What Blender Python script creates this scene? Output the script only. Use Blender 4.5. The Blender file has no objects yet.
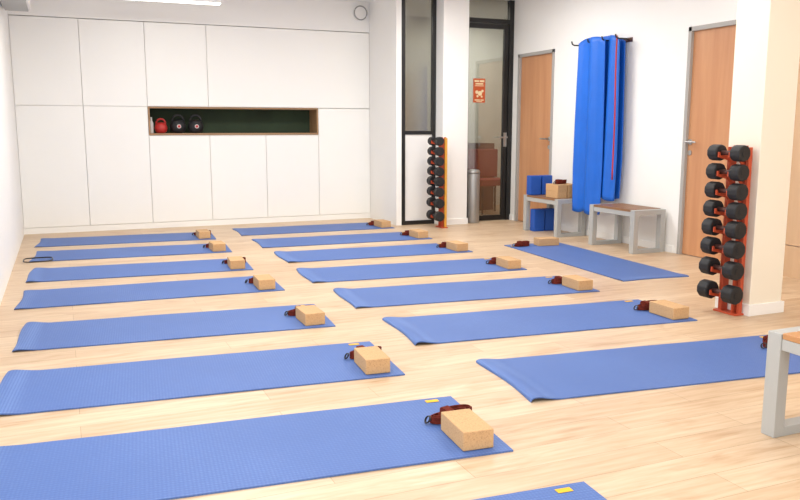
import bpy, bmesh, math, random
from mathutils import Vector, Matrix
random.seed(4)
scene = bpy.context.scene
COL = scene.collection
scene.view_settings.view_transform = 'Standard'
scene.view_settings.look = 'None'

# ------------------------------------------------------------ materials
def lin(c):
    out = []
    for v in c:
        v = v/255.0
        out.append(v/12.92 if v <= 0.04045 else ((v+0.055)/1.055)**2.4)
    return (out[0], out[1], out[2], 1.0)

def new_mat(name):
    m = bpy.data.materials.new(name); m.use_nodes = True
    nt = m.node_tree
    b = nt.nodes.get('Principled BSDF')
    return m, nt, b

def pmat(name, rgb, rough=0.5, metal=0.0, var=0.06, scale=6.0, bump=0.0, bscale=80.0, emit=0.0, coat=0.0):
    m, nt, b = new_mat(name)
    tc = nt.nodes.new('ShaderNodeTexCoord')
    n = nt.nodes.new('ShaderNodeTexNoise'); n.inputs['Scale'].default_value = scale; n.inputs['Detail'].default_value = 4
    nt.links.new(tc.outputs['Object'], n.inputs['Vector'])
    r = nt.nodes.new('ShaderNodeValToRGB')
    c = lin(rgb)
    r.color_ramp.elements[0].position = 0.3; r.color_ramp.elements[1].position = 0.7
    r.color_ramp.elements[0].color = (c[0]*(1-var), c[1]*(1-var), c[2]*(1-var), 1)
    r.color_ramp.elements[1].color = (min(1, c[0]*(1+var)), min(1, c[1]*(1+var)), min(1, c[2]*(1+var)), 1)
    nt.links.new(n.outputs['Fac'], r.inputs['Fac'])
    nt.links.new(r.outputs['Color'], b.inputs['Base Color'])
    b.inputs['Roughness'].default_value = rough
    b.inputs['Metallic'].default_value = metal
    if coat: b.inputs['Coat Weight'].default_value = coat
    if emit:
        b.inputs['Emission Color'].default_value = c
        b.inputs['Emission Strength'].default_value = emit
    if bump:
        n2 = nt.nodes.new('ShaderNodeTexNoise'); n2.inputs['Scale'].default_value = bscale
        nt.links.new(tc.outputs['Object'], n2.inputs['Vector'])
        bp = nt.nodes.new('ShaderNodeBump'); bp.inputs['Strength'].default_value = bump; bp.inputs['Distance'].default_value = 0.003
        nt.links.new(n2.outputs['Fac'], bp.inputs['Height']); nt.links.new(bp.outputs['Normal'], b.inputs['Normal'])
    return m

def wood_mat(name, c1, c2, stretch=(1, 1, 12), scale=2.2, rough=0.45):
    m, nt, b = new_mat(name)
    tc = nt.nodes.new('ShaderNodeTexCoord'); mp = nt.nodes.new('ShaderNodeMapping')
    s = [12.0/x for x in stretch]
    mp.inputs['Scale'].default_value = s
    n = nt.nodes.new('ShaderNodeTexNoise'); n.inputs['Scale'].default_value = scale; n.inputs['Detail'].default_value = 7; n.inputs['Roughness'].default_value = 0.6
    r = nt.nodes.new('ShaderNodeValToRGB'); r.color_ramp.elements[0].position = 0.3; r.color_ramp.elements[1].position = 0.72
    r.color_ramp.elements[0].color = lin(c1); r.color_ramp.elements[1].color = lin(c2)
    nt.links.new(tc.outputs['Object'], mp.inputs['Vector']); nt.links.new(mp.outputs['Vector'], n.inputs['Vector'])
    nt.links.new(n.outputs['Fac'], r.inputs['Fac']); nt.links.new(r.outputs['Color'], b.inputs['Base Color'])
    b.inputs['Roughness'].default_value = rough
    return m

def floor_mat():
    m, nt, b = new_mat('oak_plank_floor')
    L = nt.links
    tc = nt.nodes.new('ShaderNodeTexCoord')
    br = nt.nodes.new('ShaderNodeTexBrick')
    br.offset = 0.37; br.offset_frequency = 2
    br.inputs['Scale'].default_value = 1.0
    br.inputs['Brick Width'].default_value = 1.25; br.inputs['Row Height'].default_value = 0.15
    br.inputs['Mortar Size'].default_value = 0.0014; br.inputs['Mortar Smooth'].default_value = 0.5
    br.inputs['Bias'].default_value = 0.0
    br.inputs['Color1'].default_value = lin((216, 193, 164)); br.inputs['Color2'].default_value = lin((202, 175, 144))
    br.inputs['Mortar'].default_value = lin((164, 137, 107))
    L.new(tc.outputs['Object'], br.inputs['Vector'])
    mp = nt.nodes.new('ShaderNodeMapping'); mp.inputs['Scale'].default_value = (1.4, 17, 1)
    L.new(tc.outputs['Object'], mp.inputs['Vector'])
    n = nt.nodes.new('ShaderNodeTexNoise'); n.inputs['Scale'].default_value = 2.0; n.inputs['Detail'].default_value = 7; n.inputs['Roughness'].default_value = 0.6
    L.new(mp.outputs['Vector'], n.inputs['Vector'])
    r = nt.nodes.new('ShaderNodeValToRGB'); r.color_ramp.elements[0].position = 0.3; r.color_ramp.elements[1].position = 0.64
    r.color_ramp.elements[0].color = lin((230, 218, 203)); r.color_ramp.elements[1].color = (1, 1, 1, 1)
    L.new(n.outputs['Fac'], r.inputs['Fac'])
    mx = nt.nodes.new('ShaderNodeMix'); mx.data_type = 'RGBA'; mx.blend_type = 'MULTIPLY'; mx.inputs['Factor'].default_value = 0.9
    L.new(br.outputs['Color'], mx.inputs['A']); L.new(r.outputs['Color'], mx.inputs['B'])
    mp2 = nt.nodes.new('ShaderNodeMapping'); mp2.inputs['Scale'].default_value = (1.0, 3.5, 1)
    L.new(tc.outputs['Object'], mp2.inputs['Vector'])
    n2 = nt.nodes.new('ShaderNodeTexNoise'); n2.inputs['Scale'].default_value = 2.6; n2.inputs['Detail'].default_value = 3; n2.inputs['Distortion'].default_value = 0.8
    L.new(mp2.outputs['Vector'], n2.inputs['Vector'])
    r2 = nt.nodes.new('ShaderNodeValToRGB'); r2.color_ramp.elements[0].position = 0.54; r2.color_ramp.elements[1].position = 0.8
    r2.color_ramp.elements[0].color = (1, 1, 1, 1); r2.color_ramp.elements[1].color = lin((218, 192, 164))
    L.new(n2.outputs['Fac'], r2.inputs['Fac'])
    mx2 = nt.nodes.new('ShaderNodeMix'); mx2.data_type = 'RGBA'; mx2.blend_type = 'MULTIPLY'; mx2.inputs['Factor'].default_value = 0.7
    L.new(mx.outputs['Result'], mx2.inputs['A']); L.new(r2.outputs['Color'], mx2.inputs['B'])
    L.new(mx2.outputs['Result'], b.inputs['Base Color'])
    b.inputs['Roughness'].default_value = 0.4
    return m

def mat_mat():
    m, nt, b = new_mat('blue_mat_foam')
    L = nt.links
    tc = nt.nodes.new('ShaderNodeTexCoord')
    v = nt.nodes.new('ShaderNodeTexVoronoi'); v.inputs['Scale'].default_value = 75; v.inputs['Randomness'].default_value = 0.1
    L.new(tc.outputs['Object'], v.inputs['Vector'])
    r = nt.nodes.new('ShaderNodeValToRGB'); r.color_ramp.elements[0].position = 0.1; r.color_ramp.elements[1].position = 0.6
    r.color_ramp.elements[0].color = lin((102, 134, 192)); r.color_ramp.elements[1].color = lin((75, 106, 168))
    L.new(v.outputs['Distance'], r.inputs['Fac'])
    wv = nt.nodes.new('ShaderNodeTexWave'); wv.bands_direction = 'Y'; wv.inputs['Scale'].default_value = 18
    L.new(tc.outputs['Object'], wv.inputs['Vector'])
    rw = nt.nodes.new('ShaderNodeValToRGB'); rw.color_ramp.elements[0].color = (0.88, 0.89, 0.91, 1); rw.color_ramp.elements[1].color = (1, 1, 1, 1)
    L.new(wv.outputs['Fac'], rw.inputs['Fac'])
    n = nt.nodes.new('ShaderNodeTexNoise'); n.inputs['Scale'].default_value = 2.5; n.inputs['Detail'].default_value = 3
    L.new(tc.outputs['Object'], n.inputs['Vector'])
    r2 = nt.nodes.new('ShaderNodeValToRGB'); r2.color_ramp.elements[0].position = 0.3; r2.color_ramp.elements[1].position = 0.7
    r2.color_ramp.elements[0].color = (0.90, 0.92, 0.94, 1); r2.color_ramp.elements[1].color = (1, 1, 1, 1)
    L.new(n.outputs['Fac'], r2.inputs['Fac'])
    mx = nt.nodes.new('ShaderNodeMix'); mx.data_type = 'RGBA'; mx.blend_type = 'MULTIPLY'; mx.inputs['Factor'].default_value = 1.0
    L.new(r.outputs['Color'], mx.inputs['A']); L.new(r2.outputs['Color'], mx.inputs['B'])
    mx2 = nt.nodes.new('ShaderNodeMix'); mx2.data_type = 'RGBA'; mx2.blend_type = 'MULTIPLY'; mx2.inputs['Factor'].default_value = 1.0
    L.new(mx.outputs['Result'], mx2.inputs['A']); L.new(rw.outputs['Color'], mx2.inputs['B'])
    L.new(mx2.outputs['Result'], b.inputs['Base Color'])
    b.inputs['Roughness'].default_value = 0.58
    bp = nt.nodes.new('ShaderNodeBump'); bp.inputs['Strength'].default_value = 0.4; bp.inputs['Distance'].default_value = 0.002
    L.new(v.outputs['Distance'], bp.inputs['Height']); L.new(bp.outputs['Normal'], b.inputs['Normal'])
    return m

def cork_mat():
    m, nt, b = new_mat('cork')
    L = nt.links
    tc = nt.nodes.new('ShaderNodeTexCoord')
    v = nt.nodes.new('ShaderNodeTexVoronoi'); v.inputs['Scale'].default_value = 260
    L.new(tc.outputs['Object'], v.inputs['Vector'])
    r = nt.nodes.new('ShaderNodeValToRGB')
    r.color_ramp.elements[0].position = 0.0; r.color_ramp.elements[0].color = lin((172, 132, 90))
    r.color_ramp.elements[1].position = 0.38; r.color_ramp.elements[1].color = lin((202, 163, 118))
    e = r.color_ramp.elements.new(0.9); e.color = lin((194, 154, 108))
    L.new(v.outputs['Color'], r.inputs['Fac'])
    L.new(r.outputs['Color'], b.inputs['Base Color'])
    b.inputs['Roughness'].default_value = 0.85
    return m

def glass_mat(name, tint=(205, 208, 205), refl=0.12, rough=0.03):
    m = bpy.data.materials.new(name); m.use_nodes = True
    nt = m.node_tree; nt.nodes.clear()
    o = nt.nodes.new('ShaderNodeOutputMaterial'); t = nt.nodes.new('ShaderNodeBsdfTransparent'); g = nt.nodes.new('ShaderNodeBsdfGlossy')
    mx = nt.nodes.new('ShaderNodeMixShader'); mx.inputs[0].default_value = refl
    t.inputs['Color'].default_value = lin(tint); g.inputs['Roughness'].default_value = rough
    nt.links.new(t.outputs[0], mx.inputs[1]); nt.links.new(g.outputs[0], mx.inputs[2]); nt.links.new(mx.outputs[0], o.inputs['Surface'])
    return m

M_white = pmat('white_paint', (242, 241, 237), 0.6, var=0.01, scale=2)
M_cab = pmat('cabinet_white_satin', (243, 242, 237), 0.4, var=0.008, scale=1.5)
M_ceil = pmat('ceiling_paint', (243, 242, 238), 0.7, var=0.01)
M_warmshade = pmat('warm_shade_paint', (240, 232, 214), 0.6, var=0.015, scale=2)  # warm shade of the pillar front, put into the colour of all its faces
M_corr = pmat('corridor_paint', (210, 206, 194), 0.6, var=0.03)
M_floor = floor_mat()
M_mat = mat_mat()
M_cork = cork_mat()
M_logo = pmat('yellow_print', (230, 176, 20), 0.6)
M_door = wood_mat('door_wood', (186, 130, 90), (204, 152, 110), stretch=(1, 1, 14), scale=0.8)
M_panel = wood_mat('panel_wood', (196, 160, 124), (210, 178, 142), stretch=(1, 1, 14), scale=0.6)
M_niche = wood_mat('niche_wood', (150, 116, 82), (176, 140, 102), stretch=(14, 1, 1), scale=0.8)
M_slat = wood_mat('bench_wood', (118, 82, 54), (152, 110, 74), stretch=(1, 12, 1), scale=1.5)
M_slatl = wood_mat('bench_wood_light', (176, 124, 78), (198, 148, 98), stretch=(1, 12, 1), scale=1.5)
M_green = pmat('dark_green_panel', (42, 58, 38), 0.8, var=0.2, scale=3)
M_black = pmat('black_metal', (26, 25, 25), 0.4, var=0.1)
M_greyframe = pmat('grey_powder_coat', (172, 173, 170), 0.45, var=0.02)
M_doorframe = pmat('grey_door_frame', (168, 165, 160), 0.5, var=0.02)
M_steel = pmat('brushed_steel', (190, 190, 188), 0.28, metal=0.9, var=0.04)
M_binsteel = pmat('silver_steel', (164, 163, 160), 0.4, metal=0.6, var=0.04)
M_grip = pmat('dark_grip', (80, 48, 42), 0.5, metal=0.3)
M_rubber = pmat('black_rubber', (26, 26, 28), 0.6, var=0.2, scale=30)
M_orange = pmat('orange_red_steel', (190, 76, 42), 0.55, var=0.05)
M_yellowsteel = pmat('ochre_steel', (220, 160, 60), 0.45, var=0.05)
M_strap = pmat('maroon_webbing', (104, 40, 30), 0.95, var=0.35, scale=60, bump=0.4, bscale=400)
M_strap.node_tree.nodes['Principled BSDF'].inputs['Specular IOR Level'].default_value = 0.15
M_hang = pmat('royal_blue_mat', (14, 98, 200), 0.5, var=0.05, scale=8)
M_foam = pmat('blue_foam', (24, 80, 172), 0.6, var=0.06)
M_red = pmat('red_vinyl', (180, 44, 38), 0.5)
M_chair = pmat('dark_red_fabric', (140, 46, 40), 0.7)
M_redband = pmat('red_band', (190, 40, 40), 0.5)
M_brown = pmat('dark_brown_laminate', (84, 52, 42), 0.5)
M_poster = pmat('poster_orange', (196, 88, 44), 0.6)
M_posterw = pmat('poster_cream', (238, 218, 176), 0.6)
M_glass = glass_mat('clear_glass', (228, 230, 226), 0.16)
M_frost = glass_mat('grey_glass', (200, 200, 194), 0.18, 0.15)
M_led = pmat('led_diffuser', (255, 252, 245), 0.5, emit=4.0)
M_wire = pmat('dark_wire', (50, 48, 46), 0.4, metal=0.6)
M_plast = pmat('white_plastic', (232, 230, 226), 0.4, var=0.01)
M_greyplast = pmat('grey_plastic', (150, 150, 147), 0.5, var=0.02)
M_bucket = pmat('white_label', (205, 203, 198), 0.5, var=0.02)

# ------------------------------------------------------------ mesh helpers
def finish(bm, name, mat, parent=None, smooth=False, loc=(0, 0, 0)):
    bmesh.ops.recalc_face_normals(bm, faces=bm.faces)
    me = bpy.data.meshes.new(name); bm.to_mesh(me); bm.free()
    me.materials.append(mat)
    ob = bpy.data.objects.new(name, me); COL.objects.link(ob)
    if smooth:
        for p in me.polygons: p.use_smooth = True
    ob.location = loc
    if parent is not None: ob.parent = parent
    return ob

def add_box(bm, b, bevel=0.0):
    x0, x1, y0, y1, z0, z1 = b
    r = bmesh.ops.create_cube(bm, size=1.0)
    vs = r['verts']
    for v in vs:
        v.co = Vector(((x0+x1)/2 + v.co.x*(x1-x0), (y0+y1)/2 + v.co.y*(y1-y0), (z0+z1)/2 + v.co.z*(z1-z0)))
    if bevel > 0:
        es = list({e for v in vs for e in v.link_edges})
        bmesh.ops.bevel(bm, geom=es, offset=bevel, segments=2, profile=0.5, affect='EDGES')

def boxes(name, bl, mat, bevel=0.0, parent=None):
    bm = bmesh.new()
    for b in bl: add_box(bm, b, bevel)
    return finish(bm, name, mat, parent)

def each_box(name, bl, mat, bevel=0.0, parent=None):
    return [boxes(name, [b], mat, bevel, parent) for b in bl]

def add_cyl(bm, p0, p1, r, seg=20, r2=None):
    p0 = Vector(p0); p1 = Vector(p1); d = p1-p0
    res = bmesh.ops.create_cone(bm, cap_ends=True, segments=seg, radius1=r, radius2=r if r2 is None else r2, depth=d.length)
    q = Vector((0, 0, 1)).rotation_difference(d.normalized())
    mtx = Matrix.Translation((p0+p1)/2) @ q.to_matrix().to_4x4()
    bmesh.ops.transform(bm, matrix=mtx, verts=res['verts'])
    return res['verts']

def cyls(name, cl, mat, parent=None, seg=20, smooth=False):
    bm = bmesh.new()
    for c in cl: add_cyl(bm, c[0], c[1], c[2], seg)
    return finish(bm, name, mat, parent, smooth)

def lathe(name, prof, mat, parent=None, seg=32):
    bm = bmesh.new(); rings = []
    for (r, z) in prof:
        rings.append([bm.verts.new((r*math.cos(2*math.pi*i/seg), r*math.sin(2*math.pi*i/seg), z)) for i in range(seg)])
    for a, b in zip(rings[:-1], rings[1:]):
        for i in range(seg):
            bm.faces.new((a[i], a[(i+1) % seg], b[(i+1) % seg], b[i]))
    bm.faces.new(rings[0]); bm.faces.new(rings[-1])
    return finish(bm, name, mat, parent, True)

def tube(name, pts, r, mat, parent=None, seg=8, closed=False):
    bm = bmesh.new(); pts = [Vector(p) for p in pts]; n = len(pts); rings = []
    for i, p in enumerate(pts):
        if closed: t = pts[(i+1) % n]-pts[i-1]
        else: t = pts[min(i+1, n-1)]-pts[max(i-1, 0)]
        t.normalize()
        up = Vector((0, 0, 1)) if abs(t.z) < 0.9 else Vector((1, 0, 0))
        a = t.cross(up).normalized(); b = t.cross(a).normalized()
        rings.append([bm.verts.new(p + a*r*math.cos(2*math.pi*k/seg) + b*r*math.sin(2*math.pi*k/seg)) for k in range(seg)])
    m = n if closed else n-1
    for i in range(m):
        A = rings[i]; B = rings[(i+1) % n]
        for k in range(seg):
            bm.faces.new((A[k], A[(k+1) % seg], B[(k+1) % seg], B[k]))
    if not closed:
        bm.faces.new(rings[0]); bm.faces.new(rings[-1])
    return finish(bm, name, mat, parent, True)

def empty(name, loc=(0, 0, 0), rz=0.0):
    e = bpy.data.objects.new(name, None); e.empty_display_size = 0.1
    e.location = loc; e.rotation_euler = (0, 0, rz); COL.objects.link(e)
    return e

def tag(ob, label, cat, group=None):
    ob['label'] = label; ob['category'] = cat
    if group: ob['group'] = group
    return ob

def structure(ob):
    ob['kind'] = 'structure'; return ob

def copy_thing(src, loc, rz=0.0, scale=None):
    n = src.copy(); COL.objects.link(n)
    n.location = loc; n.rotation_euler = (0, 0, rz)
    if scale: n.scale = scale
    def rec(s, d):
        for c in list(s.children):
            cc = c.copy(); COL.objects.link(cc); cc.parent = d
            rec(c, cc)
    rec(src, n)
    return n

# ------------------------------------------------------------ room shell
XL, XR, YB, ZC = -0.455, 5.4, 9.8, 2.8
XS = 3.765
YP = 8.93
structure(boxes('floor', [(-1.2, 7.3, -1.6, 11.0, -0.1, 0.0)], M_floor))
structure(boxes('ceiling', [(-0.7, 7.3, -1.6, 11.0, ZC, ZC+0.1)], M_ceil))
structure(boxes('wall_left', [(XL-0.15, XL, 4.6, 10.3, 0, ZC), (XL-0.15, XL, -1.6, 4.6, 0, 0.12), (XL-0.15, XL, -1.6, 4.6, 2.5, ZC)], M_white))
structure(boxes('wall_back', [(XL, XS, 10.17, 10.3, 0, ZC)], M_white))
structure(boxes('trim_1', [(XL, XS, YB, 10.17, 2.425, ZC)], M_white))
structure(boxes('wall_side', [(XS, XS+0.07, YP-0.03, 10.7, 0, ZC)], M_white))
structure(boxes('wall_corridor', [(XS+0.07, 7.2, 10.7, 10.8, 0, ZC), (7.2, 7.3, YP, 10.8, 0, ZC)], M_corr))
D1a, D1b, D2a, D2b, DH = 7.97, 8.77, 4.98, 5.80, 2.12
structure(boxes('wall_right', [(XR, XR+0.15, -1.6, D2a, 0, ZC), (XR, XR+0.15, D2b, D1a, 0, ZC), (XR, XR+0.15, D1b, YP+0.03, 0, ZC),
                               (XR, XR+0.15, D2a, D2b, DH, ZC), (XR, XR+0.15, D1a, D1b, DH, ZC)], M_white))
structure(boxes('trim_2', [(XR-0.025, XR, 1.0, 4.74, 0.262, ZC), (XR-0.025, XR, 1.0, 4.74, 0.0, 0.256)], M_panel))
structure(boxes('baseboard_right', [(XR-0.014, XR, D2b+0.05, D1a-0.05, 0, 0.07), (XR-0.014, XR, D1b+0.05, YP-0.03, 0, 0.07), (XR-0.014, XR, 4.74, D2a-0.05, 0, 0.07)], M_white, 0.002))
structure(boxes('window_1', [(XL-0.1, XL-0.05, y, y+0.06, 0.12, 2.5) for y in (-1.6, -0.1, 1.45, 3.0, 4.54)] + [(XL-0.1, XL-0.05, -1.6, 4.6, 2.44, 2.5), (XL-0.1, XL-0.05, -1.6, 4.6, 0.12, 0.18)], M_black))

def wood_door(n, y0, y1, handle_y):
    d = structure(boxes('door_%d' % n, [(XR+0.02, XR+0.06, y0+0.035, y1-0.035, 0.006, DH-0.035)], M_door, 0.002))
    boxes('door_frame', [(XR-0.012, XR+0.08, y0, y0+0.04, 0, DH), (XR-0.012, XR+0.08, y1-0.04, y1, 0, DH), (XR-0.012, XR+0.08, y0, y1, DH-0.04, DH)], M_doorframe, 0.002, d)
    s = 1 if handle_y < (y0+y1)/2 else -1
    bm = bmesh.new()
    add_cyl(bm, (XR+0.02, handle_y, 1.07), (XR-0.035, handle_y, 1.07), 0.010)
    add_cyl(bm, (XR-0.035, handle_y-s*0.008, 1.07), (XR-0.035, handle_y+s*0.12, 1.07), 0.009)
    add_cyl(bm, (XR+0.02, handle_y, 1.07), (XR+0.012, handle_y, 1.07), 0.026)
    finish(bm, 'door_handle', M_steel, d)
    cyls('keyhole_plate', [((XR+0.02, handle_y, 0.97), (XR+0.012, handle_y, 0.97), 0.024)], M_steel, d)
wood_door(1, D1a, D1b, D1a+0.09)
wood_door(2, D2a, D2b, D2b-0.07)

structure(boxes('wall_pillar_front', [(4.01, 4.29, 3.64, 3.90, 0, ZC)], M_warmshade, 0.003))
structure(boxes('baseboard_pillar_front', [(3.995, 4.305, 3.625, 3.915, 0, 0.075)], M_white, 0.003))
structure(boxes('wall_pillar_rear', [(4.30, 4.645, 8.70, 9.05, 0, ZC)], M_white, 0.003))
structure(boxes('baseboard_pillar_rear', [(4.288, 4.657, 8.688, 9.05, 0, 0.075)], M_white, 0.003))

w = structure(boxes('window_2', [(XS+0.07, XS+0.12, YP-0.03, YP+0.03, 0, ZC), (4.255, 4.30, YP-0.03, YP+0.03, 0, ZC),
                       (XS+0.12, 4.255, YP-0.025, YP+0.025, 1.12, 1.165), (XS+0.12, 4.255, YP-0.025, YP+0.025, 0, 0.05), (XS+0.12, 4.255, YP-0.025, YP+0.025, ZC-0.05, ZC)], M_black, 0.002))
boxes('glass_pane', [(XS+0.12, 4.255, YP-0.004, YP+0.004, 1.165, ZC-0.05)], M_frost, 0, w)
boxes('bright_lower_pane', [(XS+0.12, 4.255, YP-0.01, YP+0.01, 0.05, 1.12)], M_plast, 0, w)  # opaque white paints in the bright reflections of the lower glass
dx0, dx1 = 4.66, 5.40
d = structure(boxes('door_3', [(dx0+0.05, dx0+0.10, YP-0.02, YP+0.02, 0.005, 2.5), (dx1-0.13, dx1-0.07, YP-0.02, YP+0.02, 0.005, 2.5),
                    (dx0+0.10, dx1-0.13, YP-0.02, YP+0.02, 2.44, 2.5), (dx0+0.10, dx1-0.13, YP-0.02, YP+0.02, 0.005, 0.07)], M_black, 0.002))
boxes('glass_pane', [(dx0+0.10, dx1-0.13, YP-0.004, YP+0.004, 0.07, 2.44)], M_glass, 0, d)
boxes('door_frame', [(dx0-0.015, dx0+0.045, YP-0.035, YP+0.035, 0, ZC), (dx1-0.065, dx1, YP-0.035, YP+0.035, 0, ZC), (dx0+0.045, dx1-0.065, YP-0.035, YP+0.035, 2.505, 2.56)], M_black, 0.002, d)
boxes('transom_glass', [(dx0+0.045, dx1-0.065, YP-0.004, YP+0.004, 2.56, ZC)], M_frost, 0, d)
bm = bmesh.new()
add_cyl(bm, (dx1-0.10, YP-0.02, 1.08), (dx1-0.10, YP-0.07, 1.08), 0.010)
add_cyl(bm, (dx1-0.09, YP-0.07, 1.08), (dx1-0.22, YP-0.07, 1.08), 0.010)
add_box(bm, (dx1-0.122, dx1-0.078, YP-0.032, YP-0.02, 0.96, 1.14))
finish(bm, 'door_handle', M_steel, d)

p = boxes('poster', [(4.835, 5.005, YP-0.010, YP-0.005, 1.52, 1.82)], M_poster)
for (x0, x1, z0, z1) in ((4.85, 4.915, 1.775, 1.80), (4.925, 4.99, 1.775, 1.80), (4.865, 4.975, 1.745, 1.762), (4.855, 4.985, 1.725, 1.733), (4.855, 4.93, 1.545, 1.558), (4.94, 4.985, 1.545, 1.558), (4.88, 4.96, 1.53, 1.538)):
    boxes('printed_text', [(x0, x1, YP-0.012, YP-0.0101, z0, z1)], M_posterw, 0, p)
bm = bmesh.new()
for (x, z, r_) in ((4.885, 1.65, 0.024), (4.93, 1.635, 0.032), (4.965, 1.665, 0.018), (4.895, 1.60, 0.016), (4.955, 1.595, 0.014)):
    add_cyl(bm, (x, YP-0.012, z), (x, YP-0.0101, z), r_, 7)
finish(bm, 'printed_picture', M_posterw, p)
tag(p, 'small orange and cream notice stuck on the glass door', 'poster')

c = empty('sideboard', (5.62, 10.3, 0))
boxes('body', [(-0.22, 0.22, -0.2, 0.2, 0.0, 0.98)], M_brown, 0.004, c)
for i in (0, 1, 2): boxes('drawer', [(-0.21, 0.21, -0.215, -0.2, 0.03+0.31*i, 0.32+0.31*i)], M_brown, 0.003, c)
tag(c, 'dark brown laminate drawer unit seen through the glass door', 'sideboard')
c = empty('chair', (5.56, 9.75, 0))
boxes('seat', [(-0.24, 0.24, -0.22, 0.22, 0.40, 0.49)], M_chair, 0.015, c)
boxes('backrest', [(-0.23, 0.23, 0.16, 0.22, 0.50, 0.90)], M_chair, 0.012, c)
for sx in (-0.21, 0.21):
    for sy in (-0.19, 0.19):
        cyls('leg', [((sx, sy, 0), (sx, sy, 0.41), 0.014)], M_black, c)
tag(c, 'dark red padded chair with black legs behind the glass door', 'chair')

# ------------------------------------------------------------ built-in cabinets
cx = [XL, 0.250, 0.957, 1.668, 2.365, 3.055, XS]
Z0, ZM, ZN0, ZT = 0.07, 1.45, 1.115, 2.42
def cabinet(x0, x1, z0, z1, splits, label, body=True):
    c = empty('wall_cabinet', ((x0+x1)/2, 9.985, z0))
    w2 = (x1-x0)/2
    boxes('body', [(-w2+0.001, w2-0.001, -0.174, 0.18, 0.0, z1-z0-0.001)], M_cab, 0, c)
    zs = [z0]+splits+[z1]
    for a, b in zip(zs[:-1], zs[1:]):
        boxes('door', [(-w2+0.003, w2-0.003, -0.185, -0.175, a-z0+0.003, b-z0-0.003)], M_cab, 0.0015, c)
    return tag(c, label, 'cabinet', 'white built-in wall cabinets')
for i in (0, 1):
    cabinet(cx[i], cx[i+1], Z0, ZT, [ZM], 'tall white handleless built-in cabinet with two doors')
cabinet(cx[2], cx[3], ZM+0.003, ZT, [], 'white handleless upper cabinet above the open niche')
cabinet(cx[3], cx[6], ZM+0.003, ZT, [], 'wide white upper cabinet panel above the open niche')
for i in (2, 3, 4):
    cabinet(cx[i], cx[i+1], Z0, ZN0-0.003, [], 'white handleless lower cabinet under the open niche')
cabinet(cx[5], cx[6], Z0, ZM, [], 'white handleless lower cabinet beside the open niche')
structure(boxes('baseboard_back', [(XL, XS, 9.806, 10.17, 0, Z0-0.001)], M_cab))
n = empty('wall_niche', ((cx[2]+cx[5])/2, 9.98, ZN0))
hw = (cx[5]-cx[2])/2 - 0.002; hh = ZM-ZN0
boxes('frame', [(-hw, hw, -0.185, 0.16, 0, 0.022), (-hw, hw, -0.185, 0.16, hh-0.018, hh), (-hw, -hw+0.018, -0.185, 0.16, 0.022, hh-0.018), (hw-0.018, hw, -0.185, 0.16, 0.022, hh-0.018)], M_niche, 0.001, n)
boxes('back_panel', [(-hw+0.018, hw-0.018, 0.14, 0.16, 0.022, hh-0.018)], M_green, 0, n)
tag(n, 'open wood-framed niche with dark green back in the cabinets', 'niche')

def kettlebell(loc, mat, label, s=1.0):
    k = empty('kettlebell', loc)
    lathe('bell', [(0.045*s, 0), (0.075*s, 0.02*s), (0.088*s, 0.06*s), (0.088*s, 0.085*s), (0.075*s, 0.125*s), (0.045*s, 0.148*s), (0.02*s, 0.152*s)], mat, k)
    if mat is M_rubber:
        cyls('emblem', [((0, -0.0905*s, 0.075*s), (0, -0.084*s, 0.075*s), 0.022*s)], M_bucket, k)
        cyls('emblem_centre', [((0, -0.0925*s, 0.075*s), (0, -0.0906*s, 0.075*s), 0.015*s)], M_redband, k)
    pts = []
    for i in range(13):
        a = math.pi*i/12
        pts.append((0.06*s*math.cos(a)*(1+0.15*math.sin(a)), 0, 0.13*s+0.070*s*math.sin(a)))
    tube('handle', pts, 0.013*s, mat, k)
    return tag(k, label, 'kettlebell')
zt = ZN0+0.0225
kettlebell((1.11, 9.90, zt), M_red, 'red kettlebell standing in the niche', 0.85)
for x in (1.31, 1.52):
    k = kettlebell((x, 9.90, zt), M_rubber, 'black kettlebell with red and white emblem in the niche', 1.08)
    k['group'] = 'black kettlebells in the niche'
b = lathe('spray_bottle', [(0.02, 0), (0.022, 0.01), (0.022, 0.12), (0.010, 0.15), (0.010, 0.19)], M_bucket)
b.location = (1.002, 9.90, zt); tag(b, 'slim white bottle standing in the niche', 'bottle')

def luminaire(loc, ly, lx, label, rods=False):
    l = empty('ceiling_lamp', loc)
    boxes('housing', [(-lx/2, lx/2, -ly/2, ly/2, 0, 0.04)], M_plast, 0.004, l)
    boxes('diffuser', [(-lx/2+0.01, lx/2-0.01, -ly/2+0.01, ly/2-0.01, -0.012, 0.0)], M_led, 0.002, l)
    if rods:
        for sx in (-1, 1):
            cyls('rod', [((sx*(lx/2-0.1), 0, 0.04), (sx*(lx/2-0.1), 0, ZC-loc[2]), 0.004)], M_plast, l)
    tag(l, label, 'lamp')
    return l
luminaire((1.18, 9.0, 2.555), 0.12, 1.05, 'slim white linear lamp hanging near the cabinets', True)
def arealight(loc, sx, sy, power, rot=(0, 0, 0), col=(1, 0.99, 0.972)):
    ld = bpy.data.lights.new('area', 'AREA'); ld.shape = 'RECTANGLE'; ld.size = sx; ld.size_y = sy; ld.energy = power; ld.color = col
    o = bpy.data.objects.new('area_light', ld); COL.objects.link(o); o.location = loc; o.rotation_euler = rot
    return o
for (x, y, pw) in ((1.2, 1.6, 26), (1.2, 4.4, 35), (1.2, 7.2, 53), (3.7, 1.6, 17), (3.7, 4.4, 27), (3.7, 7.2, 48)):  # unseen ceiling lamps, added to brighten the room
    l = luminaire((x, y, ZC-0.041), 0.3, 1.2, 'unseen flush white ceiling lamp added to light the room')
    l['group'] = 'added flush ceiling lamps'
    arealight((x, y, ZC-0.06), 1.5, 0.9, pw)
arealight((5.4, 9.8, ZC-0.05), 1.4, 0.8, 36)
arealight((2.4, -1.5, 1.5), 5.5, 2.4, 60, (math.radians(90), 0, 0), (1, 0.99, 0.972))
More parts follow.
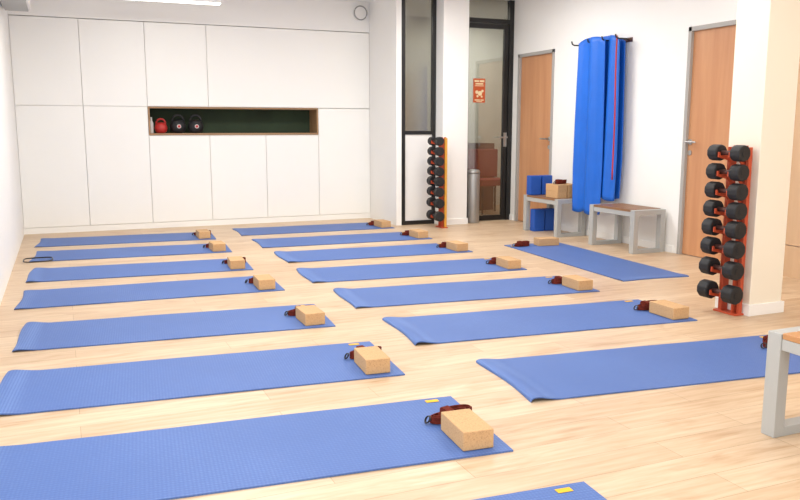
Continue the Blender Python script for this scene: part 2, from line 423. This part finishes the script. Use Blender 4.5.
arealight((XL-0.2, 1.5, 1.4), 2.3, 5.6, 78, (0, math.radians(-90), 0), (0.98, 0.985, 1.0))

a = empty('air_conditioner', (XL, 8.45, 2.34))
boxes('body', [(0.0, 0.25, -0.45, 0.45, 0.02, 0.32)], M_plast, 0.02, a)
boxes('louver', [(0.02, 0.23, -0.42, 0.42, 0.005, 0.02)], M_greyframe, 0.003, a)
tag(a, 'white wall-mounted air conditioner high beside the cabinets', 'air conditioner')
s = empty('wall_speaker', (3.63, YB, 2.66))
bm = bmesh.new(); add_cyl(bm, (0, 0, 0), (0, -0.045, 0), 0.088, 32); finish(bm, 'body', M_plast, s)
tube('rim', [(0.085*math.cos(t*math.pi/16), -0.045, 0.085*math.sin(t*math.pi/16)) for t in range(32)], 0.008, M_greyplast, s, closed=True)
tag(s, 'round white speaker with grey rim mounted above the cabinets', 'speaker')

# ------------------------------------------------------------ yoga mats
def yoga_mesh(seed, lift):
    rnd = random.Random(seed)
    bm = bmesh.new(); nx, ny = 80, 12; Lx, Ly, T = 1.80, 0.63, 0.006
    ph = rnd.uniform(0, 6); a1 = rnd.uniform(0.0003, 0.0008); skew = rnd.uniform(-0.5, 0.5)
    top, bot = [], []
    hl = 0.15
    for i in range(nx+1):
        s = Lx*(i/nx)**1.5
        rt, rb = [], []
        for j in range(ny+1):
            t = j/ny
            wob = a1*(1+math.sin(s*7+ph+t*2))*min(1, s*4)*min(1, (Lx-s)*6)
            k = lift*(1.0+skew*(t-0.5))
            q = s/hl
            c = 0.0 if q >= 1 else math.sqrt(q)*(1-q)*(1-q)*2.8
            z = wob + k*c
            x = -Lx/2 + s + 0.01*math.sin(t*5+ph)*max(0, 1-s*3)
            rt.append(bm.verts.new((x, (t-0.5)*Ly, z+T))); rb.append(bm.verts.new((x, (t-0.5)*Ly, z)))
        top.append(rt); bot.append(rb)
    for i in range(nx):
        for j in range(ny):
            bm.faces.new((top[i][j], top[i+1][j], top[i+1][j+1], top[i][j+1]))
            bm.faces.new((bot[i][j], bot[i][j+1], bot[i+1][j+1], bot[i+1][j]))
    for i in range(nx):
        bm.faces.new((top[i][0], bot[i][0], bot[i+1][0], top[i+1][0])); bm.faces.new((top[i][ny], top[i+1][ny], bot[i+1][ny], bot[i][ny]))
    for j in range(ny):
        bm.faces.new((top[0][j], top[0][j+1], bot[0][j+1], bot[0][j])); bm.faces.new((top[nx][j], bot[nx][j], bot[nx][j+1], top[nx][j+1]))
    bmesh.ops.recalc_face_normals(bm, faces=bm.faces)
    me = bpy.data.meshes.new('yoga_mat'); bm.to_mesh(me); bm.free(); me.materials.append(M_mat)
    return me
mat_meshes = [yoga_mesh(i, l) for i, l in enumerate((0.006, 0.014, 0.018, 0.012))]
def logo_mesh():
    bm = bmesh.new(); add_box(bm, (-0.028, 0.028, -0.014, 0.014, 0, 0.0008))
    bmesh.ops.recalc_face_normals(bm, faces=bm.faces)
    me = bpy.data.meshes.new('logo_print'); bm.to_mesh(me); bm.free(); me.materials.append(M_logo); return me
logo_me = logo_mesh()
def yoga_mat(cx_, cy_, deg, variant, group, label='flat blue textured yoga mat lying on the wood floor', scale=1.0, sw=1.0):
    o = bpy.data.objects.new('yoga_mat', mat_meshes[variant]); COL.objects.link(o)
    o.location = (cx_, cy_, 0.0005); o.rotation_euler = (0, 0, math.radians(deg)); o.scale = (scale, sw, 1)
    lg = bpy.data.objects.new('logo_print', logo_me); COL.objects.link(lg); lg.parent = o; lg.location = (0.80, 0.275, 0.0078)
    lg['label'] = 'small yellow printed logo'
    tag(o, label, 'yoga mat', group)
    return o

def cork_block_mesh():
    bm = bmesh.new(); add_box(bm, (-0.0625, 0.0625, -0.115, 0.115, 0, 0.075), 0.004)
    bmesh.ops.recalc_face_normals(bm, faces=bm.faces)
    me = bpy.data.meshes.new('yoga_block'); bm.to_mesh(me); bm.free(); me.materials.append(M_cork); return me
cork_me = cork_block_mesh()
def add_block(x, y, deg, z=0.0082, label='cork yoga block resting on the end of a blue mat', group='cork yoga blocks on the mats'):
    o = bpy.data.objects.new('yoga_block', cork_me); COL.objects.link(o); o.location = (x, y, z); o.rotation_euler = (0, 0, math.radians(deg))
    tag(o, label, 'yoga block', group); return o

def strap_proto(seed):
    rnd = random.Random(seed)
    s = empty('yoga_strap')
    pts = []
    turns = 6.3; N = 210; p1, p2 = rnd.uniform(0, 6), rnd.uniform(0, 6)
    for i in range(N+1):
        a = 2*math.pi*turns*i/N
        k = 0.22 + 0.78*i/N
        x = 0.100*k*math.cos(a) + 0.008*math.sin(a*0.63+p1)
        y = 0.042*k*math.sin(a) + 0.006*math.sin(a*0.41+p2) + 0.9*x*x*(1 if seed % 2 else -1)
        pts.append((x, y))
    bm = bmesh.new(); prev = None; th = 0.0045
    for i, (x, y) in enumerate(pts):
        x2, y2 = pts[min(i+1, len(pts)-1)]; x1, y1 = pts[max(i-1, 0)]
        t = Vector((x2-x1, y2-y1)); t.normalize(); nrm = Vector((-t.y, t.x))*th/2
        lean = 0.006*math.sin(i*0.09+p1)
        zb = 0.0005 + 0.002*abs(math.sin(i*0.11)); zt_ = zb+0.037+0.008*math.sin(i*0.17+p2)
        q = [bm.verts.new((x+nrm.x, y+nrm.y, zb)), bm.verts.new((x-nrm.x, y-nrm.y, zb)), bm.verts.new((x-nrm.x, y-nrm.y+lean, zt_)), bm.verts.new((x+nrm.x, y+nrm.y+lean, zt_))]
        if prev:
            for k in range(4): bm.faces.new((prev[k], prev[(k+1) % 4], q[(k+1) % 4], q[k]))
        else: bm.faces.new(q)
        prev = q
    bm.faces.new(prev)
    finish(bm, 'webbing', M_strap, s)
    for (xa, xb, tw) in ((-0.030, 0.004, 0.008), ):
        bm = bmesh.new(); prof = []
        for i in range(20):
            a = 2*math.pi*i/20
            prof.append((0.052*math.copysign(abs(math.cos(a))**0.45, math.cos(a)), 0.0255+0.025*math.copysign(abs(math.sin(a))**0.45, math.sin(a))))
        A = [bm.verts.new((xa, y, z)) for y, z in prof]; B = [bm.verts.new((xb, y+tw, z)) for y, z in prof]
        for i in range(20): bm.faces.new((A[i], A[(i+1) % 20], B[(i+1) % 20], B[i]))
        bm.faces.new(A); bm.faces.new(B)
        finish(bm, 'wrap_band', M_strap, s)
    ys = 0.010*(1 if seed % 2 else -1)
    for k in (0, 0.005):
        tube('buckle_ring', [(-0.104-k+0.008*math.cos(t*math.pi/8), ys+0.015*math.sin(t*math.pi/8), 0.018+0.013*math.cos(t*math.pi/8)) for t in range(16)], 0.0024, M_black, s, closed=True, seg=6)
    tag(s, 'bundled maroon yoga strap with metal rings beside a cork block', 'yoga strap', 'bundled yoga straps on the mats')
    return s
straps = [strap_proto(1), strap_proto(2)]
strap_n = 0
def place_strap(x, y, rz, z=0.0088):
    global strap_n
    if strap_n < 2:
        s_ = straps[strap_n]; s_.location = (x, y, z); s_.rotation_euler = (0, 0, rz)
    else:
        s_ = copy_thing(straps[strap_n % 2], (x, y, z), rz)
    strap_n += 1
    return s_

ROWS_L = [(1.520, 1.44, -4.5, 0, 1.0), (1.487, 2.39, -5.0, 0, 1.05), (1.480, 3.39, -5.0, 1, 1.03), (1.470, 4.43, -5.0, 1, 1.00), (1.465, 5.60, -2.8, 0, 1.01), (1.440, 6.54, -4.4, 3, 0.99), (1.465, 7.58, -4.2, 0, 1.0), (1.485, 8.55, -4.0, 0, 1.0)]
ROWS_M = [(3.70, 2.60, -6.5, 2, 1.04), (3.61, 3.67, -5.4, 2, 1.04), (3.60, 4.64, -5.8, 1, 1.04), (3.59, 5.62, -5.0, 3, 1.04), (3.63, 6.66, -3.2, 3, 1.02), (3.66, 7.64, -2.4, 0, 1.03), (3.64, 8.66, -1.5, 0, 1.02)]
def place_row(rows, group, first_has_block, bx_off):
    for i, (bx, by, deg, var, sc) in enumerate(rows):
        r = math.radians(deg)
        ex = Vector((math.cos(r), math.sin(r))); ey = Vector((-math.sin(r), math.cos(r)))
        c = Vector((bx, by)) - ex*0.9*sc + ey*0.315
        lab = 'flat blue textured yoga mat lying on the wood floor'
        if var in (1, 2): lab = 'blue textured yoga mat with a humped, curled end'
        yoga_mat(c.x, c.y, deg, var, group, lab, sc)
        if i == 0 and not first_has_block: continue
        jit = random.uniform(-3, 3)
        p_ = Vector((bx, by)) - ex*bx_off + ey*0.155
        add_block(p_.x, p_.y, deg + 2 + jit)
        q = Vector((bx, by)) - ex*(bx_off-0.01+random.uniform(-0.01, 0.03)) + ey*(0.155+0.190)
        if bx > 3: q = q - ex*0.03
        if bx > 3 and i == 0: q = q - ex*0.05 + ey*0.08
        place_strap(q.x, q.y, math.radians(deg + random.uniform(0, 16)))
place_row(ROWS_L, 'blue yoga mats in rows', False, 0.125)
place_row(ROWS_M, 'blue yoga mats in rows', True, 0.10)
yoga_mat(4.385, 5.88, 86.5, 0, 'blue yoga mats in rows', 'blue yoga mat lying lengthwise near the wall benches', 1.13, 1.0)
add_block(4.53, 6.74, 82)
place_strap(4.26, 6.77, math.radians(10))

# ------------------------------------------------------------ dumbbells and racks
def dumbbell_proto():
    e = empty('dumbbell')
    cyls('grip', [((0, -0.06, 0), (0, 0.06, 0), 0.0145)], M_grip, e, 20, True)
    for s in (-1, 1):
        bm = bmesh.new()
        add_cyl(bm, (0, s*0.055, 0), (0, s*0.132, 0), 0.054, 10)
        bmesh.ops.bevel(bm, geom=[ed for ed in bm.edges], offset=0.008, segments=2, profile=0.5, affect='EDGES')
        add_cyl(bm, (0, s*0.131, 0), (0, s*0.134, 0), 0.022, 20)
        finish(bm, 'weight_head', M_rubber, e)
    return e
zs_db = [1.045, 0.925, 0.805, 0.685, 0.565, 0.44, 0.305, 0.15]
def rack(loc, post_mat, label, dlabel, group, proto, py=0.066):
    r = empty('dumbbell_rack', loc)
    for sy in (-0.048, 0.040):
        bm = bmesh.new()
        prof = [(0.120, 0.01), (0.120, 1.09), (0.095, 1.09)]
        for z in zs_db:
            prof += [(0.070, z+0.012), (0.058, z-0.008), (0.028, z-0.017), (-0.018, z-0.017), (-0.024, z+0.004), (-0.036, z+0.004), (-0.036, z-0.028), (0.050, z-0.05), (0.068, z-0.07)]
        prof += [(0.068, 0.01)]
        A = [bm.verts.new((x, sy, z)) for x, z in prof]; B = [bm.verts.new((x, sy+0.008, z)) for x, z in prof]
        bm.faces.new(A); bm.faces.new(B)
        for i in range(len(prof)): bm.faces.new((A[i], A[(i+1) % len(prof)], B[(i+1) % len(prof)], B[i]))
        finish(bm, 'cradle_plate', M_orange, r)
    each_box('post', [(0.086, 0.116, -py-0.022, -py, 0.01, 1.08), (0.086, 0.116, py, py+0.022, 0.01, 1.08)], post_mat, 0.003, r)
    each_box('crossbar', [(0.092, 0.112, -py, py, z, z+0.05) for z in (0.1, 0.55, 1.02)], M_orange, 0.002, r)
    boxes('base', [(0.05, 0.13, -py-0.028, py+0.028, 0, 0.012)], M_orange, 0.003, r)
    tag(r, label, 'dumbbell rack')
    for i, z in enumerate(zs_db):
        s = 0.98 + 0.022*i
        dd = copy_thing(proto, (loc[0]+0.003, loc[1], z-0.001), random.uniform(-0.02, 0.02), (s, 1.0+0.012*i, s))
        tag(dd, dlabel, 'dumbbell', group)
proto = dumbbell_proto()
rack((3.868, 3.76, 0), M_orange, 'orange-red vertical dumbbell rack beside the front pillar', 'black rubber dumbbell on the rack by the front pillar', 'dumbbells on the rack by the cream pillar', proto)
rack((4.115, 8.52, 0), M_yellowsteel, 'ochre and orange vertical dumbbell rack beside the glazed partition', 'black rubber dumbbell on the rack by the partition', 'dumbbells on the rack by the partition', proto)
for c_ in list(proto.children): bpy.data.objects.remove(c_, do_unlink=True)
bpy.data.objects.remove(proto, do_unlink=True)

# ------------------------------------------------------------ benches
def bench_proto():
    b = empty('bench')
    W, Ln, H = 0.38, 0.70, 0.42; w_, t = 0.055, 0.062
    for sy in (-1, 1):
        yc = sy*(Ln/2-t/2)
        y0, y1 = yc-t/2, yc+t/2
        bm = bmesh.new()
        add_box(bm, (-W/2, -W/2+w_, y0, y1, 0, H), 0.003)
        add_box(bm, (W/2-w_, W/2, y0, y1, 0, H), 0.003)
        add_box(bm, (-W/2+w_-0.001, W/2-w_+0.001, y0, y1, H-0.05, H), 0.002)
        add_box(bm, (-W/2+w_-0.001, W/2-w_+0.001, y0, y1, 0, 0.038), 0.002)
        finish(bm, 'leg_frame', M_greyframe, b)
    each_box('rail', [(-W/2+0.005, -W/2+0.035, -Ln/2+t, Ln/2-t, H-0.065, H-0.02), (W/2-0.035, W/2-0.005, -Ln/2+t, Ln/2-t, H-0.065, H-0.02)], M_greyframe, 0.003, b)
    boxes('seat', [(-W/2+0.004+i*0.0745, -W/2+0.004+i*0.0745+0.069, -Ln/2+t+0.002, Ln/2-t-0.002, H-0.0195, H+0.004) for i in range(5)], M_slat, 0.003, b)
    return b
bench = bench_proto()
bench.location = (2.678, 1.81, 0)
tag(bench, 'low grey-framed bench with light wood slats beside the mats', 'bench', 'low slatted benches')
b2 = copy_thing(bench, (5.17, 6.29, 0)); tag(b2, 'low grey-framed slatted bench under the hanging blue mats', 'bench', 'low slatted benches')
b3 = copy_thing(bench, (5.17, 7.56, 0)); tag(b3, 'low grey-framed slatted bench carrying blue and cork blocks', 'bench', 'low slatted benches')
for ch in bench.children:
    if ch.name.startswith('seat'):
        ch.data = ch.data.copy(); ch.data.materials[0] = M_slatl

zb = 0.4245
for i, x in enumerate((5.06, 5.215)):
    o = boxes('foam_block', [(-0.07, 0.07, -0.05, 0.05, 0, 0.225)], M_foam, 0.008)
    o.location = (x, 7.82, zb); o.rotation_euler = (0, 0, 0.06*(i-0.5)*2)
    tag(o, 'bright blue foam block standing upright on the bench', 'foam block', 'blue foam blocks on the bench')
for i, x in enumerate((5.095, 5.25)):
    o = boxes('foam_block', [(-0.07, 0.07, -0.05, 0.05, 0, 0.26)], M_foam, 0.008)
    o.location = (x, 7.78, 0); o.rotation_euler = (0, 0, -0.05)
    tag(o, 'bright blue foam block standing on the floor under the bench', 'foam block', 'blue foam blocks under the bench')
for k, (x, y, z, dg) in enumerate(((5.10, 7.42, 0, 0), (5.24, 7.42, 0, 0), (5.10, 7.42, 0.0755, 2), (5.245, 7.42, 0.0755, -1))):
    add_block(x, y, dg, zb+z, 'cork yoga block stacked on the bench', 'cork yoga blocks on the bench')
s_ = place_strap(5.15, 7.42, math.radians(15), zb+0.152)
tag(s_, 'bundled maroon yoga strap on top of stacked cork blocks', 'yoga strap', 'bundled yoga straps on the mats')

# ------------------------------------------------------------ hanging mats on wall rail
h = empty('wall_hanger', (XR, 6.89, 2.09))
boxes('wall_plate', [(-0.012, 0.0, -0.30, 0.32, -0.022, 0.022)], M_brown, 0.003, h)
for y in (-0.32, -0.10, 0.14, 0.42):
    tube('hook', [(-0.01, y*0.75, 0.0), (-0.10, y, 0.0), (-0.20, y, 0.0), (-0.225, y, 0.01), (-0.235, y, 0.04)], 0.008, M_black, h)
tag(h, 'dark wall-mounted rail with four protruding hooks', 'wall hanger')
def hanging(y0, y1, xc, zt_, zb_, ph, folds, amp, w0, w1, label, slope=0.0, lean=0.0, tops=0.0):
    bm = bmesh.new(); nu, nv = 80, 36; T = 0.012
    F, Bk = [], []
    for j in range(nv+1):
        t = j/nv
        f, b_ = [], []
        for i in range(nu+1):
            s = i/nu
            env = w0 + (w1-w0)*math.sin(math.pi*0.5*min(1, t*1.3)) - 0.07*max(0, t-0.75)/0.25
            yc = (y0+y1)/2 + lean*t; y = yc + (s-0.5)*(y1-y0)*env
            th = folds*2*math.pi*(s**1.15)+ph+0.5*math.sin(2.2*t+ph)
            x = xc + amp*(math.sin(th)+0.25*math.sin(2*th+1))*(0.65+0.35*t)
            top = zt_ + tops*(s-0.5) - 0.05*abs(2*s-1)**4
            z = top + (zb_ + slope*(s-0.5) + 0.015*math.cos(th) - top)*t
            f.append(bm.verts.new((x, y, z))); b_.append(bm.verts.new((x+T, y, z)))
        F.append(f); Bk.append(b_)
    for j in range(nv):
        for i in range(nu):
            bm.faces.new((F[j][i], F[j][i+1], F[j+1][i+1], F[j+1][i])); bm.faces.new((Bk[j][i], Bk[j+1][i], Bk[j+1][i+1], Bk[j][i+1]))
        bm.faces.new((F[j][0], F[j+1][0], Bk[j+1][0], Bk[j][0])); bm.faces.new((F[j][nu], Bk[j][nu], Bk[j+1][nu], F[j+1][nu]))
    for i in range(nu):
        bm.faces.new((F[0][i], Bk[0][i], Bk[0][i+1], F[0][i+1])); bm.faces.new((F[nv][i], F[nv][i+1], Bk[nv][i+1], Bk[nv][i]))
    o = finish(bm, 'hanging_mat', M_hang, None, True)
    return tag(o, label, 'exercise mat', 'bright blue mats hanging on the wall')
lab = 'bright blue exercise mat hanging in broad vertical folds on the wall'
hanging(6.75, 7.20, 5.18, 2.14, 0.29, 0.6, 1.6, 0.022, 0.90, 1.0, lab, 0.02)
hanging(6.59, 7.00, 5.24, 2.14, 0.455, 2.6, 1.5, 0.020, 0.90, 1.0, lab)
hanging(6.60, 7.16, 5.32, 2.12, 0.46, 1.1, 1.5, 0.010, 0.92, 1.0, lab)
s = tube('hanging_strap', [(5.205, 6.595-0.02*i/16+0.005*math.sin(i*0.5), 2.12-1.45*i/16) for i in range(17)], 0.008, M_red)
tag(s, 'thin red strap hanging beside the blue wall mats', 'strap')

bn = empty('waste_bin', (4.785, 8.80, 0))
lathe('body', [(0.080, 0.0), (0.083, 0.01), (0.083, 0.62), (0.080, 0.63)], M_binsteel, bn)
lathe('lid', [(0.086, 0.631), (0.086, 0.65), (0.072, 0.675), (0.03, 0.68)], M_binsteel, bn)
tag(bn, 'slim silver steel bin beside the glass door', 'bin')
pts = []
for i in range(24):
    a = 2*math.pi*i/24
    pts.append((-0.26+0.12*math.copysign(abs(math.cos(a))**0.5, math.cos(a)), 7.70+0.12*math.copysign(abs(math.sin(a))**0.5, math.sin(a)), 0.023))
o = tube('wire_frame', pts, 0.006, M_wire, closed=True)
tag(o, 'dark wire loop lying across the end of a mat', 'wire frame')

# ------------------------------------------------------------ world + camera
wd = bpy.data.worlds.new('world'); scene.world = wd; wd.use_nodes = True
bg = wd.node_tree.nodes['Background']; bg.inputs[0].default_value = (0.97, 0.98, 1.0, 1); bg.inputs[1].default_value = 0.75
cam = bpy.data.cameras.new('camera'); co = bpy.data.objects.new('camera', cam); COL.objects.link(co)
cam.sensor_width = 36; cam.lens = 782/800*36
co.location = (0, 0, 1.2); co.rotation_euler = (math.radians(90-8.87), 0, math.radians(-23.2))
scene.camera = co
